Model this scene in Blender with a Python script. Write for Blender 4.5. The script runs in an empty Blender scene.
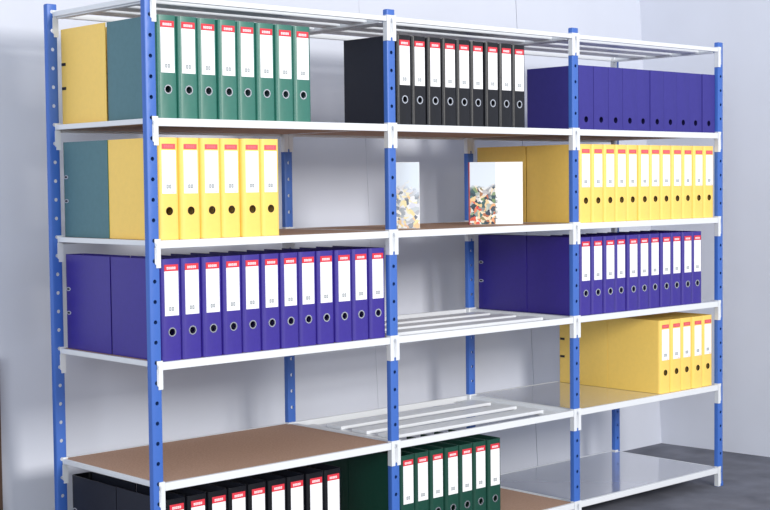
import bpy, bmesh, math, random
from mathutils import Matrix, Vector

random.seed(7)
SC = bpy.context.scene
COL = SC.collection

# ------------------------------------------------------------------ camera
cam_d = bpy.data.cameras.new('camera')
cam_d.sensor_fit = 'HORIZONTAL'
cam_d.sensor_width = 36.0
cam_d.lens = 1439.2 / 770.0 * 36.0
cam_d.clip_start = 0.05
cam_d.clip_end = 100
cam = bpy.data.objects.new('camera', cam_d)
COL.objects.link(cam)
rt = Vector((0.73523078, -0.67772359, -0.01124404))
up = Vector((0.0417665, 0.02874097, 0.99871393))
bk = Vector((-0.67652883, -0.73475485, 0.04943739))
m = Matrix.Identity(4)
for i in range(3):
    m[i][0], m[i][1], m[i][2] = rt[i], up[i], bk[i]
m[0][3], m[1][3], m[2][3] = -2.4595, -3.7129, 1.3788
cam.matrix_world = m
SC.camera = cam

# ------------------------------------------------------------------ light
world = bpy.data.worlds.new('world')
SC.world = world
world.use_nodes = True
bg = world.node_tree.nodes['Background']
bg.inputs['Color'].default_value = (0.86, 0.91, 1.0, 1)
bg.inputs['Strength'].default_value = 0.75


def area(name, loc, target, size, power, color):
    d = bpy.data.lights.new(name, 'AREA')
    d.shape = 'RECTANGLE'
    d.size, d.size_y = size
    d.energy = power
    d.color = color
    o = bpy.data.objects.new(name, d)
    COL.objects.link(o)
    o.location = loc
    o.rotation_euler = (Vector(target) - Vector(loc)).to_track_quat('-Z', 'Y').to_euler()
    return o


area('studio_key_light', (1.0, -6.0, 2.9), (1.6, 0.3, 1.0), (1.6, 1.4), 315, (1.0, 0.965, 0.92))
area('window_light', (-5.5, -6.0, 2.6), (1.4, 0.3, 1.0), (3.0, 2.4), 260, (0.92, 0.96, 1.0))

vs = SC.view_settings
vs.view_transform = 'Standard'
vs.look = 'None'
vs.exposure = -0.08
vs.gamma = 1.0
vs.use_curve_mapping = False


# ------------------------------------------------------------------ materials
def lin(c):
    return tuple(((v / 255) / 12.92 if v / 255 <= 0.04045 else ((v / 255 + 0.055) / 1.055) ** 2.4) for v in c)


def mat(name, rgb, rough=0.5, metal=0.0, spec=0.5, var=0.0, scale=20.0, bump=0.0, rgb2=None, coat=0.0, detail=4.0):
    M = bpy.data.materials.new(name)
    M.use_nodes = True
    nt = M.node_tree
    b = nt.nodes['Principled BSDF']
    b.inputs['Roughness'].default_value = rough
    b.inputs['Metallic'].default_value = metal
    b.inputs['Specular IOR Level'].default_value = spec
    b.inputs['Coat Weight'].default_value = coat
    b.inputs['Coat Roughness'].default_value = 0.08
    c = lin(rgb)
    c2 = lin(rgb2) if rgb2 else tuple(min(1, v * (1 + var)) for v in c)
    c1 = c if rgb2 else tuple(v * (1 - var) for v in c)
    tc = nt.nodes.new('ShaderNodeTexCoord')
    nz = nt.nodes.new('ShaderNodeTexNoise')
    nz.inputs['Scale'].default_value = scale
    nz.inputs['Detail'].default_value = detail
    nt.links.new(tc.outputs['Object'], nz.inputs['Vector'])
    rp = nt.nodes.new('ShaderNodeValToRGB')
    rp.color_ramp.elements[0].position = 0.3
    rp.color_ramp.elements[1].position = 0.7
    rp.color_ramp.elements[0].color = (*c1, 1)
    rp.color_ramp.elements[1].color = (*c2, 1)
    nt.links.new(nz.outputs['Fac'], rp.inputs['Fac'])
    nt.links.new(rp.outputs['Color'], b.inputs['Base Color'])
    if bump:
        bp = nt.nodes.new('ShaderNodeBump')
        bp.inputs['Strength'].default_value = bump
        bp.inputs['Distance'].default_value = 0.002
        nt.links.new(nz.outputs['Fac'], bp.inputs['Height'])
        nt.links.new(bp.outputs['Normal'], b.inputs['Normal'])
    return M


M_WALL = mat('wall_paint', (214, 218, 229), 0.7, spec=0.2, var=0.02, scale=3)
M_GAP = mat('wall_joint', (150, 150, 160), 0.9, var=0.05)
M_FLOOR = mat('concrete', (92, 94, 104), 0.75, spec=0.3, scale=5, rgb2=(122, 124, 134), bump=0.2, detail=8)
M_BROWN = mat('brown_wood', (70, 50, 38), 0.6, var=0.15, scale=12)
M_BLUE = mat('blue_post_paint', (62, 106, 188), 0.4, var=0.02, scale=8)
M_WHITE = mat('white_steel_paint', (226, 229, 232), 0.4, var=0.01, scale=6)
M_CHIP = mat('chipboard', (164, 132, 112), 0.75, spec=0.2, scale=160, rgb2=(184, 152, 131), bump=0.05)
M_GLOSS = mat('glossy_grey_panel', (206, 209, 218), 0.10, metal=0.25, spec=0.8, var=0.015, scale=4, coat=1.0)
M_PAPER = mat('white_label_paper', (246, 245, 246), 0.6, var=0.01)
M_RED = mat('red_label_print', (218, 48, 64), 0.55, var=0.03)
M_RED2 = mat('faded_red_label_print', (222, 84, 92), 0.55, var=0.03)
M_PINK = mat('pink_label_print', (240, 120, 128), 0.55, var=0.03)
M_INK = mat('grey_print', (128, 138, 140), 0.6, var=0.05)
M_DARK = mat('dark_slot', (22, 22, 30), 0.6, var=0.05)
M_EYELET = mat('light_metal_eyelet', (196, 198, 204), 0.4, metal=0.2, var=0.02)
M_CHROME = mat('nickel_ring', (205, 208, 212), 0.25, metal=0.9, var=0.02)
M_BLACKRING = mat('dark_ring', (30, 28, 34), 0.35, var=0.02)
COLOR = {
    'green': mat('green_binder_cloth', (30, 108, 92), 0.42, spec=0.8, var=0.05, scale=60, bump=0.08),
    'black': mat('black_binder_cloth', (7, 9, 17), 0.36, spec=0.4, var=0.08, scale=60, bump=0.08),
    'yellow': mat('yellow_binder_cloth', (252, 211, 104), 0.45, spec=0.6, var=0.02, scale=60, bump=0.08),
    'blue': mat('violet_blue_binder_cloth', (50, 33, 140), 0.42, spec=0.6, var=0.05, scale=60, bump=0.08),
    'shaded_green': mat('shaded_green_binder_cloth', (12, 68, 54), 0.5, spec=0.4, var=0.05, scale=60, bump=0.08),  # binder green with the bottom row's shade put into the colour
    'box': mat('violet_blue_carton', (58, 53, 136), 0.65, spec=0.3, var=0.04, scale=30),
}
# green and black binder boards: reflected haze painted in as a greyer colour
HAZED_BOARD = {
    'green': mat('hazed_green_binder_board', (86, 124, 132), 0.6, spec=0.4, var=0.04, scale=60, bump=0.05),
    'black': mat('hazed_black_binder_board', (30, 34, 48), 0.6, spec=0.4, var=0.06, scale=60, bump=0.05),
}


# ------------------------------------------------------------------ mesh helpers
def mesh_from(bm, name, mats, smooth=None):
    bmesh.ops.recalc_face_normals(bm, faces=bm.faces[:])
    me = bpy.data.meshes.new(name)
    bm.to_mesh(me)
    bm.free()
    for x in (mats if isinstance(mats, (list, tuple)) else [mats]):
        me.materials.append(x)
    if smooth:
        for p in me.polygons:
            p.use_smooth = True
        me.set_sharp_from_angle(angle=math.radians(smooth))
    return me


def box(bm, x0, x1, y0, y1, z0, z1, bev=0.0):
    r = bmesh.ops.create_cube(bm, size=1.0)
    bmesh.ops.scale(bm, vec=(x1 - x0, y1 - y0, z1 - z0), verts=r['verts'])
    bmesh.ops.translate(bm, vec=((x0 + x1) / 2, (y0 + y1) / 2, (z0 + z1) / 2), verts=r['verts'])
    if bev:
        es = list({e for v in r['verts'] for e in v.link_edges})
        bmesh.ops.bevel(bm, geom=es, offset=bev, segments=2, affect='EDGES', profile=0.5)


def prism(bm, pts, axis, a, b):
    """extrude a 2D outline: axis 'y' -> pts are (x,z); 'z' -> pts are (x,y)"""
    def P(p, t):
        return (p[0], t, p[1]) if axis == 'y' else (p[0], p[1], t)
    va = [bm.verts.new(P(p, a)) for p in pts]
    vb = [bm.verts.new(P(p, b)) for p in pts]
    n = len(pts)
    fa = bm.faces.new(va)
    fb = bm.faces.new(vb[::-1])
    for i in range(n):
        bm.faces.new((va[i], va[(i + 1) % n], vb[(i + 1) % n], vb[i]))
    bmesh.ops.triangulate(bm, faces=[fa, fb])


def link(name, data, parent=None, loc=(0, 0, 0), rotz=0.0):
    o = bpy.data.objects.new(name, data)
    COL.objects.link(o)
    o.parent = parent
    o.location = loc
    o.rotation_euler = (0, 0, rotz)
    return o


def tag(o, label, cat=None, group=None, kind=None):
    o['label'] = label
    if cat:
        o['category'] = cat
    if group:
        o['group'] = group
    if kind:
        o['kind'] = kind
    return o


def copy_tree(o, parent=None):
    c = o.copy()
    COL.objects.link(c)
    c.parent = parent
    for ch in o.children:
        copy_tree(ch, c)
    return c


# ------------------------------------------------------------------ setting
D, PITCH, Z0 = 0.5817, 0.37541, 0.0912


def Z(k):                                   # top of the beam connectors of tier k (0 = top)
    return Z0 + (5 - k) * PITCH


def T(k):                                   # shelf surface
    return Z(k) - 0.005


bm = bmesh.new()
box(bm, -5, 6, -7, 1.2, -0.1, 0.0)
fl = link('floor', mesh_from(bm, 'floor', M_FLOOR))
tag(fl, 'dark blue-grey mottled concrete floor', kind='structure')

# back wall: pale panels with fine joints, leaning back slightly
bm = bmesh.new()
box(bm, -3.2, 3.95, 0.008, 0.12, 0.0, 3.4)
wb = link('wall_back', mesh_from(bm, 'wall_back', M_GAP), loc=(0, 0.84, 0))
wb.rotation_euler = (-math.radians(3.1), 0, 0)
tag(wb, 'pale bluish white panelled wall behind the shelving', kind='structure')
xs = [-3.2, -1.30, 1.70, 2.71, 3.95]
for a, b in zip(xs[:-1], xs[1:]):
    bm = bmesh.new()
    ga, gb = (0.002 if abs(v - 2.71) < 0.01 else 0.0006 for v in (a, b))
    box(bm, a + ga, b - gb, -0.004, 0.008, 0.0, 3.4)
    link('wall_panel', mesh_from(bm, 'wall_panel', M_WALL), wb)
# right wall
bm = bmesh.new()
box(bm, 0.0, 0.12, -5.5, 0.5, 0.0, 3.4)
wr = link('wall_right', mesh_from(bm, 'wall_right', M_WALL), loc=(3.69, 0.84, 0), rotz=math.radians(5.2))
tag(wr, 'plain pale bluish grey wall right of the shelving', kind='structure')
bm = bmesh.new()
box(bm, -0.36, -0.106, 0.80, 0.83, 0.0, 0.80, 0.004)
t1 = link('trim_1', mesh_from(bm, 'trim_1', M_BROWN))
tag(t1, 'dark brown board against the wall at the left edge', kind='structure')

# ------------------------------------------------------------------ shelving rack
rack = link('shelving_unit', None)
tag(rack, 'three-bay metal shelving rack with blue posts and white shelves', 'shelving')

PW, PD, PH = 0.039, 0.020, 1.986            # post width, depth, height


def post_mesh(closed):
    bm = bmesh.new()
    r, hr, hp = 0.005, 0.0066, PITCH / 6
    hw = PW / 2 - r
    z_first = Z(5) - 0.005
    n0 = -1
    cells = []
    zlist = [z_first + i * hp for i in range(n0, 31)]
    zlist = [z for z in zlist if 0.02 < z < PH - 0.02]
    bounds = [0.0] + [(a + b) / 2 for a, b in zip(zlist[:-1], zlist[1:])] + [PH]
    vcache = {}

    def V(x, y, z):
        k = (round(x, 5), round(y, 5), round(z, 5))
        if k not in vcache:
            vcache[k] = bm.verts.new((x, y, z))
        return vcache[k]
    prof = [(-PW / 2, PD), (-PW / 2, r), (-PW / 2 + r * 0.3, r * 0.3), (-hw, 0)]
    for zc, z0, z1 in zip(zlist, bounds[:-1], bounds[1:]):
        outer = [(hw, zc), (hw, z1), (0, z1), (-hw, z1), (-hw, zc), (-hw, z0), (0, z0), (hw, z0)]
        inner = [(hr * math.cos(a * math.pi / 4), zc + hr * math.sin(a * math.pi / 4)) for a in range(8)]
        for i in range(8):
            j = (i + 1) % 8
            bm.faces.new((V(outer[i][0], 0, outer[i][1]), V(outer[j][0], 0, outer[j][1]),
                          V(inner[j][0], 0, inner[j][1]), V(inner[i][0], 0, inner[i][1])))
        for s in (1, -1):
            for (xa, ya), (xb, yb) in zip(prof[:-1], prof[1:]):
                for za, zb in ((z0, zc), (zc, z1)):
                    bm.faces.new((V(s * xa, ya, za), V(s * xb, yb, za), V(s * xb, yb, zb), V(s * xa, ya, zb)))
    bmesh.ops.recalc_face_normals(bm, faces=bm.faces[:])
    bmesh.ops.solidify(bm, geom=bm.faces[:], thickness=0.002)
    if closed:
        box(bm, -PW / 2 + 0.0021, PW / 2 - 0.0021, PD - 0.0025, PD - 0.0005, 0.0, PH)
    return mesh_from(bm, 'post', M_BLUE, 35)


PM = {0.0: post_mesh(True), D: post_mesh(False)}
bm = bmesh.new()
box(bm, -PW / 2 + 0.001, PW / 2 - 0.001, 0.001, PD, PH - 0.012, PH + 0.003, 0.002)
CAPM = mesh_from(bm, 'post_cap', M_BLUE)
bm = bmesh.new()
box(bm, -PW / 2 - 0.001, PW / 2 + 0.001, -0.001, PD + 0.001, 0.0, 0.02, 0.002)
FOOTM = mesh_from(bm, 'post_foot', M_BLUE)
for j in range(4):
    for y in (0.0, D):
        p = link('post', PM[y], rack, (j, y, 0))
        link('post_cap', CAPM, p)
        link('post_foot', FOOTM, p)


def connector_mesh(s):
    bm = bmesh.new()
    w, h = PW / 2 + 0.0022, 0.089
    pts = [(0.0002, 0.0)]
    hz, hr = -0.019, 0.0075
    for i in range(7):
        a = math.pi / 2 - i * math.pi / 6
        pts.append((0.0005 + hr * math.cos(a), hz + hr * math.sin(a)))
    pts += [(0.0005, -h + 0.013), (0.005, -h + 0.009), (0.005, -h), (w, -h), (w, 0.0)]
    prism(bm, [(s * x, z) for x, z in pts], 'y', -0.003, -0.0003)
    x0, x1 = sorted((s * (w - 0.002), s * w))
    box(bm, x0, x1, -0.001, PD - 0.002, -h, 0.0)
    return mesh_from(bm, 'beam_connector', M_WHITE)


CONN = {s: connector_mesh(s) for s in (1, -1)}
FB = D                                      # back beam front plane


def frame_mesh(h=0.025):
    """front and back beams with end lips; origin at the left post centre, z=0 is the shelf surface"""
    bm = bmesh.new()
    e = PW / 2 + 0.003
    for y0, y1 in ((-0.002, 0.013), (FB + 0.012, FB + 0.028)):
        box(bm, e, 1 - e, y0, y1, -h, 0.0, 0.0018)
    for x0, x1 in ((0.003, 0.013), (0.987, 0.997)):
        box(bm, x0, x1, PD + 0.003, FB - 0.003, -0.017, 0.0, 0.0018)
    return mesh_from(bm, 'shelf', M_WHITE)


def panel_mesh(name, material, th, top=-0.0006):
    bm = bmesh.new()
    e, g = PW / 2 + 0.004, 0.0135
    y0, y1, ya, yb = 0.0135, FB + 0.0115, PD + 0.003, FB - 0.003
    pts = [(e, y0), (1 - e, y0), (1 - e, ya), (1 - g, ya), (1 - g, yb), (1 - e, yb),
           (1 - e, y1), (e, y1), (e, yb), (g, yb), (g, ya), (e, ya)]
    prism(bm, pts, 'z', top - th, top)
    return mesh_from(bm, name, material)


FRAME = frame_mesh()
TOPFRAME = frame_mesh(0.017)
CHIP = panel_mesh('chipboard_panel', M_CHIP, 0.016)
STEEL = panel_mesh('steel_panel', M_GLOSS, 0.018)
bm = bmesh.new()
box(bm, 0.085, 0.915, -0.043, 0.043, -0.014, -0.001, 0.003)
SLAT = mesh_from(bm, 'slat', M_WHITE)
bm = bmesh.new()
box(bm, 0.0, 0.090, PD + 0.003, FB - 0.003, -0.022, -0.0143)
PLATE = mesh_from(bm, 'end_plate', M_WHITE)
bm = bmesh.new()
box(bm, 0.020, 0.980, -0.043, 0.043, -0.014, -0.001, 0.003)
TOPSLAT = mesh_from(bm, 'slat', M_WHITE)
bm = bmesh.new()
box(bm, 0.0, 0.024, PD + 0.003, FB - 0.003, -0.022, -0.0143)
TOPPLATE = mesh_from(bm, 'end_plate', M_WHITE)

KIND = {0: 'sss', 1: 'ccc', 2: 'ccc', 3: 'csg', 4: 'csg', 5: 'ccg'}
TIER = {0: 'top', 1: 'second', 2: 'third', 3: 'fourth', 4: 'fifth', 5: 'bottom'}
BAY = ('left', 'middle', 'right')
LAB = {'s': 'slatted white steel shelf', 'c': 'white framed shelf with brown chipboard panel',
       'g': 'white framed shelf with glossy grey panel'}
for k in range(6):
    for b in range(3):
        kd = KIND[k][b]
        sh = link('shelf', TOPFRAME if k == 0 else FRAME, rack, (b, 0, T(k)))
        sh['label'] = '%s, %s level of %s bay' % (LAB[kd], TIER[k], BAY[b])
        for s, x in ((1, 0.0), (-1, 1.0)):
            for y in (0.0, D):
                link('beam_connector', CONN[s], sh, (x, y, 0.005))
        if kd == 'c':
            link('chipboard_panel', CHIP, sh)
        elif kd == 'g':
            link('steel_panel', STEEL, sh)
        else:
            for y in (0.145, 0.290, 0.435):
                link('slat', TOPSLAT if k == 0 else SLAT, sh, (0, y, 0))
            link('end_plate', TOPPLATE if k == 0 else PLATE, sh, (0.0135, 0, 0))
            link('end_plate', TOPPLATE if k == 0 else PLATE, sh, (0.9625 if k == 0 else 0.8965, 0, 0))

# ------------------------------------------------------------------ lever arch binders
BH, BD = 0.3165, 0.284


def ring_loop(bm, cx, cz, r, n, y):
    return [bm.verts.new((cx + r * math.cos(2 * math.pi * i / n), y, cz + r * math.sin(2 * math.pi * i / n))) for i in range(n)]


def binder_cover(w, color):
    """spine and two covers folded from one board; spine faces -y, open at the top, bottom and fore-edge"""
    bm = bmesh.new()
    r = 0.013
    hw = w / 2 - r
    c = [bm.verts.new(p) for p in ((-hw, 0, 0), (hw, 0, 0), (hw, 0, BH), (-hw, 0, BH))]
    es = [bm.edges.new((c[i], c[(i + 1) % 4])) for i in range(4)]
    lp = ring_loop(bm, 0, 0.089, 0.0118, 16, 0)
    es += [bm.edges.new((lp[i], lp[(i + 1) % 16])) for i in range(16)]
    bmesh.ops.triangle_fill(bm, use_beauty=True, use_dissolve=False, edges=es)
    for s, lo, hi in ((-1, c[0], c[3]), (1, c[1], c[2])):
        a, b = lo, hi
        pts = [(s * (hw + r * math.sin(t)), r - r * math.cos(t)) for t in (math.pi / 6, math.pi / 3, math.pi / 2)] + [(s * w / 2, BD)]
        for x, y in pts:
            na, nb = bm.verts.new((x, y, 0)), bm.verts.new((x, y, BH))
            bm.faces.new((a, na, nb, b))
            a, b = na, nb
    bmesh.ops.recalc_face_normals(bm, faces=bm.faces[:])
    # orient outwards: spine faces must look to -y
    sp = [f for f in bm.faces if abs(f.normal.y) > 0.99]
    if sp and sp[0].normal.y > 0:
        bmesh.ops.reverse_faces(bm, faces=bm.faces[:])
    bmesh.ops.solidify(bm, geom=bm.faces[:], thickness=0.003)
    if color in HAZED_BOARD:
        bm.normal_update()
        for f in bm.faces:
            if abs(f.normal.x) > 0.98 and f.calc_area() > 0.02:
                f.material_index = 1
    return mesh_from(bm, 'cover', [COLOR[color], HAZED_BOARD.get(color, COLOR[color])], 35)


def flat(name, x0, x1, z0, z1, y0, y1, material, bev=0.0):
    bm = bmesh.new()
    box(bm, x0, x1, y0, y1, z0, z1, bev)
    return mesh_from(bm, name, material)


def ring_mesh(r0, r1, depth, material):
    bm = bmesh.new()
    n = 20
    prof = [(r1, 0.0), (r1 - 0.0006, -depth), (r0 + 0.0006, -depth), (r0, 0.0), (r0, 0.004)]
    loops = [ring_loop(bm, 0, 0, r, n, y) for r, y in prof]
    for la, lb in zip(loops[:-1], loops[1:]):
        for i in range(n):
            bm.faces.new((la[i], la[(i + 1) % n], lb[(i + 1) % n], lb[i]))
    return mesh_from(bm, 'finger_ring', material, 50)


def lettering_mesh(width, height, material, n, name):
    """small printed strokes, too small to read in the picture"""
    bm = bmesh.new()
    step = width / n
    t = height * 0.22
    for i in range(n):
        x0 = -width / 2 + i * step
        x1 = x0 + step * 0.74
        box(bm, x0, x0 + t, -0.0001, 0.0003, -height / 2, height / 2)
        box(bm, x1 - t, x1, -0.0001, 0.0003, -height / 2, height / 2)
        box(bm, x0 + t, x1 - t, -0.0001, 0.0003, height / 2 - t, height / 2)
        box(bm, x0 + t, x1 - t, -0.0001, 0.0003, -height / 2, -height / 2 + t)
    return mesh_from(bm, name, material)


RING_CH = ring_mesh(0.0105, 0.0150, 0.0012, M_CHROME)
RING_DK = ring_mesh(0.0112, 0.0132, 0.0008, M_BLACKRING)
LETTER = lettering_mesh(0.034, 0.0075, M_PINK, 5, 'header_lettering')
LETTERW = lettering_mesh(0.034, 0.0075, M_PAPER, 5, 'header_lettering')
MARK = lettering_mesh(0.020, 0.012, M_INK, 2, 'printed_mark')
SMALLMARK = lettering_mesh(0.010, 0.003, M_PINK, 2, 'printed_mark')


def make_binder(w, color):
    root = link('lever_arch_binder', None)
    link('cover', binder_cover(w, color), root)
    lw = w * 0.66
    if color == 'yellow':
        lab = link('spine_label', flat('spine_label', -lw / 2, lw / 2, 0.143, 0.277, -0.0012, 0.001, M_PAPER), root)
        link('label_header', flat('label_header', -lw * 0.47, lw * 0.47, 0.281, 0.297, -0.0013, 0.001, M_RED2, 0.0004), lab)
        link('header_lettering', LETTER, lab, (0, -0.0016, 0.289))
        link('printed_mark', MARK, lab, (0, -0.0014, 0.165))
        link('printed_mark', SMALLMARK, lab, (lw * 0.3, -0.0014, 0.147))
        link('finger_ring', RING_DK, root, (0, -0.0002, 0.089))
    else:
        lab = link('spine_label', flat('spine_label', -lw / 2, lw / 2, 0.140, 0.2785, -0.0012, 0.001, M_PAPER), root)
        link('label_header', flat('label_header', -lw / 2, lw / 2, 0.279, 0.299, -0.0013, 0.001, M_RED), lab)
        link('header_lettering', LETTERW, lab, (0, -0.0016, 0.288))
        link('printed_mark', MARK, lab, (0, -0.0014, 0.161))
        link('finger_ring', RING_CH, root, (0, -0.0002, 0.089))
    return root


ORD = ('first', 'second', 'third', 'fourth', 'fifth', 'sixth', 'seventh', 'eighth', 'ninth', 'tenth', 'eleventh', 'twelfth')
NICE = {'shaded_green': 'shade-darkened green', 'green': 'dark green', 'black': 'black', 'yellow': 'yellow', 'blue': 'violet-blue'}
ROWS = [  # tier of the shelf they stand on, bay, colour, count, first x, pitch
    (1, 0, 'green', 8, 0.032, 0.0770),
    (1, 1, 'black', 9, 1.036, 0.0762),
    (2, 0, 'yellow', 6, 0.030, 0.0796),
    (2, 2, 'yellow', 12, 2.038, 0.0774),
    (3, 0, 'blue', 12, 0.029, 0.0789),
    (3, 2, 'blue', 11, 2.040, 0.0766),
    (4, 2, 'yellow', 5, 2.572, 0.0780),
    (5, 0, 'black', 9, 0.034, 0.0807),
    (5, 1, 'shaded_green', 7, 1.036, 0.0756),
]
TIERW = {1: 'top', 2: 'second', 3: 'third', 4: 'fourth', 5: 'fifth'}
for k, b, color, n, x0, pitch in ROWS:
    proto = make_binder(pitch - 0.0012, color)
    for i in range(n):
        o = proto if i == 0 else copy_tree(proto)
        o.location = (x0 + (i + 0.5) * pitch, 0.014 + random.uniform(-0.003, 0.003), T(k) + 0.0003)
        tag(o, '%s lever arch binder, %s from left in %s row of %s bay' % (NICE[color], ORD[i], TIERW[k], BAY[b]),
            'binder', '%s binders in %s row of %s bay' % (NICE[color], TIERW[k], BAY[b]))

# binders of the rear rows: turned round, only the outermost one of each row shows
SLOT = {}
for cname, mm in (('dark', M_DARK), ('chrome', M_EYELET)):
    bm = bmesh.new()
    if cname == 'dark':
        box(bm, -0.0015, 0.001, -0.013, 0.013, -0.005, 0.005, 0.001)
    else:
        pts_o = [(0.013 * math.cos(t * math.pi / 8), 0.0065 * math.sin(t * math.pi / 8)) for t in range(16)]
        pts_i = [(0.009 * math.cos(t * math.pi / 8), 0.0035 * math.sin(t * math.pi / 8)) for t in range(16)]
        vo = [bm.verts.new((-0.0012, p[0], p[1])) for p in pts_o]
        vi = [bm.verts.new((-0.0012, p[0], p[1])) for p in pts_i]
        vd = [bm.verts.new((0.001, p[0], p[1])) for p in pts_o]
        for t in range(16):
            u = (t + 1) % 16
            bm.faces.new((vo[t], vo[u], vi[u], vi[t]))
            bm.faces.new((vd[t], vd[u], vo[u], vo[t]))
    SLOT[cname] = mesh_from(bm, 'cover_slot', mm)
bm = bmesh.new()
box(bm, -0.0006, 0.001, -0.009, 0.009, -0.0035, 0.0035)
SLOT['hole'] = mesh_from(bm, 'slot_hole', M_DARK)

REAR = [(1, 0, 'yellow', 0.028, 'green'), (2, 0, 'green', 0.028, 'yellow'), (3, 0, 'blue', 0.028, 'blue'),
        (5, 0, 'black', 0.034, 'black'), (2, 2, 'yellow', 2.036, 'yellow'), (3, 2, 'blue', 2.038, 'blue'),
        (4, 2, 'yellow', 2.572, 'yellow'), (5, 1, 'shaded_green', 1.036, 'shaded_green')]
for k, b, color, x0, front in REAR:
    w = 0.0775
    o = make_binder(w, color)
    o.location = (x0 + w / 2, 0.301 + BD, T(k) + 0.0003)
    o.rotation_euler = (0, 0, math.pi)
    for z in (0.120, 0.200):
        s = link('cover_slot', SLOT['dark' if color == 'yellow' else 'chrome'], o, (w / 2 + 0.0001, 0.024, z), math.pi)
        if color != 'yellow':
            link('slot_hole', SLOT['hole'], s)
    tag(o, '%s lever arch binder standing behind the %s binders, %s row of %s bay' % (NICE[color], NICE[front], TIERW[k], BAY[b]),
        'binder', 'rear binders turned to the wall')

# ------------------------------------------------------------------ archive boxes (top row, right bay)


def carton_mesh(w, d, h):
    bm = bmesh.new()
    r = 0.0025
    # front with finger hole, then walls
    c = [bm.verts.new(p) for p in ((-w / 2, 0, 0), (w / 2, 0, 0), (w / 2, 0, h), (-w / 2, 0, h))]
    es = [bm.edges.new((c[i], c[(i + 1) % 4])) for i in range(4)]
    lp = ring_loop(bm, 0, 0.041, 0.0125, 16, 0)
    es += [bm.edges.new((lp[i], lp[(i + 1) % 16])) for i in range(16)]
    bmesh.ops.triangle_fill(bm, use_beauty=True, use_dissolve=False, edges=es)
    q = [bm.verts.new((v.co.x, d, v.co.z)) for v in c]
    for i in range(4):
        j = (i + 1) % 4
        bm.faces.new((c[i], c[j], q[j], q[i]))
    bm.faces.new(q)
    bmesh.ops.recalc_face_normals(bm, faces=bm.faces[:])
    rim = [e for e in bm.edges if all(v in c for v in e.verts)]
    bmesh.ops.bevel(bm, geom=rim, offset=r, segments=2, affect='EDGES', profile=0.5)
    bmesh.ops.solidify(bm, geom=bm.faces[:], thickness=0.0025)
    return mesh_from(bm, 'body', COLOR['box'], 35)


CART = carton_mesh(0.0934, 0.275, 0.257)
for i in range(10):
    o = link('archive_box', None, loc=(2.036 + (i + 0.5) * 0.0939, 0.014 + random.uniform(-0.002, 0.003), T(1) + 0.0003))
    link('body', CART, o)
    tag(o, 'plain violet-blue archive box with finger hole, %s from left in top row of right bay' % ORD[i],
        'archive box', 'plain archive boxes in the top row')


# ------------------------------------------------------------------ two books
def picture_mat(name, seed, bottom):
    M = bpy.data.materials.new(name)
    M.use_nodes = True
    nt = M.node_tree
    b = nt.nodes['Principled BSDF']
    b.inputs['Roughness'].default_value = 0.45
    tc = nt.nodes.new('ShaderNodeTexCoord')
    mp = nt.nodes.new('ShaderNodeMapping')
    mp.inputs['Location'].default_value = (seed, seed * 0.7, seed * 1.3)
    nt.links.new(tc.outputs['Object'], mp.inputs['Vector'])
    wv = nt.nodes.new('ShaderNodeTexNoise')
    wv.inputs['Scale'].default_value = 30
    nt.links.new(mp.outputs['Vector'], wv.inputs['Vector'])
    am = nt.nodes.new('ShaderNodeVectorMath')
    am.operation = 'MULTIPLY_ADD'
    am.inputs[1].default_value = (0.05, 0.0, 0.05)
    nt.links.new(wv.outputs['Color'], am.inputs[0])
    nt.links.new(mp.outputs['Vector'], am.inputs[2])
    vo = nt.nodes.new('ShaderNodeTexVoronoi')
    vo.inputs['Scale'].default_value = 80
    nt.links.new(am.outputs['Vector'], vo.inputs['Vector'])
    sc = nt.nodes.new('ShaderNodeSeparateColor')
    nt.links.new(vo.outputs['Color'], sc.inputs['Color'])
    rp = nt.nodes.new('ShaderNodeValToRGB')
    rp.color_ramp.interpolation = 'LINEAR'
    cols = bottom
    while len(rp.color_ramp.elements) < len(cols):
        rp.color_ramp.elements.new(0.5)
    for i, (e, c) in enumerate(zip(rp.color_ramp.elements, cols)):
        e.position = 0.05 + 0.90 * i / (len(cols) - 1)
        e.color = (*lin(c), 1)
    nt.links.new(sc.outputs['Red'], rp.inputs['Fac'])
    n2 = nt.nodes.new('ShaderNodeTexNoise')
    n2.inputs['Scale'].default_value = 14
    nt.links.new(mp.outputs['Vector'], n2.inputs['Vector'])
    sx = nt.nodes.new('ShaderNodeSeparateXYZ')
    nt.links.new(tc.outputs['Object'], sx.inputs['Vector'])
    ad = nt.nodes.new('ShaderNodeMath')
    ad.operation = 'MULTIPLY_ADD'
    ad.inputs[1].default_value = 0.12
    nt.links.new(n2.outputs['Fac'], ad.inputs[0])
    nt.links.new(sx.outputs['Z'], ad.inputs[2])
    st = nt.nodes.new('ShaderNodeMapRange')
    st.inputs['From Min'].default_value = 0.195
    st.inputs['From Max'].default_value = 0.225
    nt.links.new(ad.outputs[0], st.inputs['Value'])
    mx = nt.nodes.new('ShaderNodeMix')
    mx.data_type = 'RGBA'
    mx.inputs['B'].default_value = (*lin((218, 229, 240)), 1)
    nt.links.new(st.outputs['Result'], mx.inputs['Factor'])
    nt.links.new(rp.outputs['Color'], mx.inputs['A'])
    nt.links.new(mx.outputs['Result'], b.inputs['Base Color'])
    return M


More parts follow.
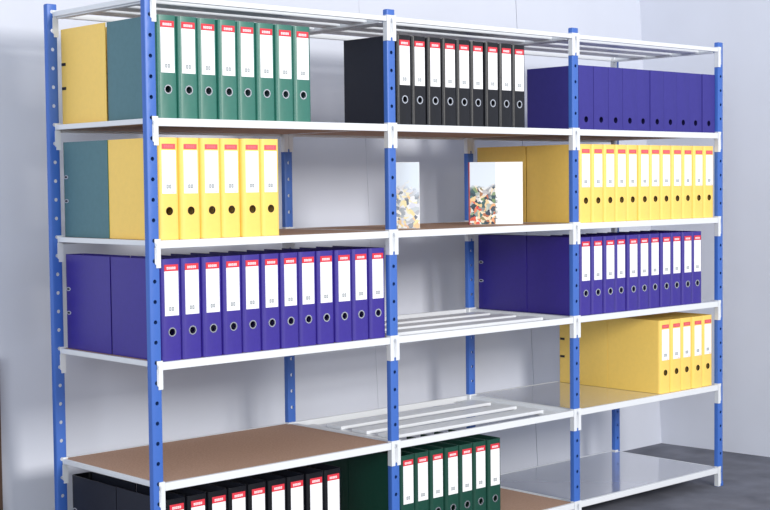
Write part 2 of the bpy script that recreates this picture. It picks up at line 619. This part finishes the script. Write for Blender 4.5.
M_PIC2 = picture_mat('colourful_cover_print', 3.1, [(30, 40, 60), (60, 110, 110), (235, 235, 225), (235, 200, 140), (220, 60, 50), (110, 140, 90), (245, 240, 235), (40, 60, 80)])
M_PIC1 = picture_mat('pale_cover_print', 8.4, [(110, 118, 130), (215, 224, 228), (242, 242, 240), (242, 226, 165), (232, 190, 150), (210, 214, 228), (246, 246, 244), (150, 158, 170)])
M_COVER = mat('white_book_cover', (246, 246, 244), 0.45, var=0.01)
M_SPINE = mat('red_book_spine', (190, 52, 66), 0.45, var=0.04)


def make_book(name, w, h, th, pic, pic_w, spine_m, loc, rz):
    root = link(name, None, loc=loc, rotz=rz)
    bm = bmesh.new()
    box(bm, 0.002, w - 0.003, 0.003, th - 0.003, 0.003, h - 0.003)
    link('page_block', mesh_from(bm, 'page_block', M_PAPER), root)
    for y in (0.0, th - 0.0025):
        bm = bmesh.new()
        box(bm, 0.002, w, y, y + 0.0025, 0.0, h, 0.0006)
        link('cover', mesh_from(bm, 'cover', M_COVER), root)
    bm = bmesh.new()
    box(bm, -0.001, 0.002, 0.0, th, 0.0, h, 0.0008)
    link('spine', mesh_from(bm, 'spine', spine_m), root)
    bm = bmesh.new()
    box(bm, 0.0025, 0.0025 + pic_w, -0.0005, 0.0005, 0.001, h - 0.001)
    link('cover_picture', mesh_from(bm, 'cover_picture', pic), root)
    return root


b1 = make_book('book', 0.118, 0.245, 0.024, M_PIC1, 0.1145, M_COVER, (1.155, 0.195, T(2)), math.radians(-43))
tag(b1, 'book with pale yellow and grey cover picture, partly hidden by the blue post', 'book')
b2 = make_book('book', 0.214, 0.248, 0.030, M_PIC2, 0.102, M_SPINE, (1.672, 0.275, T(2)), math.radians(-40))
tag(b2, 'book with red spine and colourful picture on half its white cover', 'book')
bm = bmesh.new()
random.seed(3)
for i in range(5):
    z = 0.022 + i * 0.021
    box(bm, 0.104, 0.112, -0.0006, 0.0004, z, z + 0.003)
    box(bm, 0.104, 0.107, -0.0006, 0.0004, z, z + 0.012)
    if i % 2:
        box(bm, 0.109, 0.112, -0.0006, 0.0004, z + 0.004, z + 0.012)
link('cover_lettering', mesh_from(bm, 'cover_lettering', M_INK), b2)
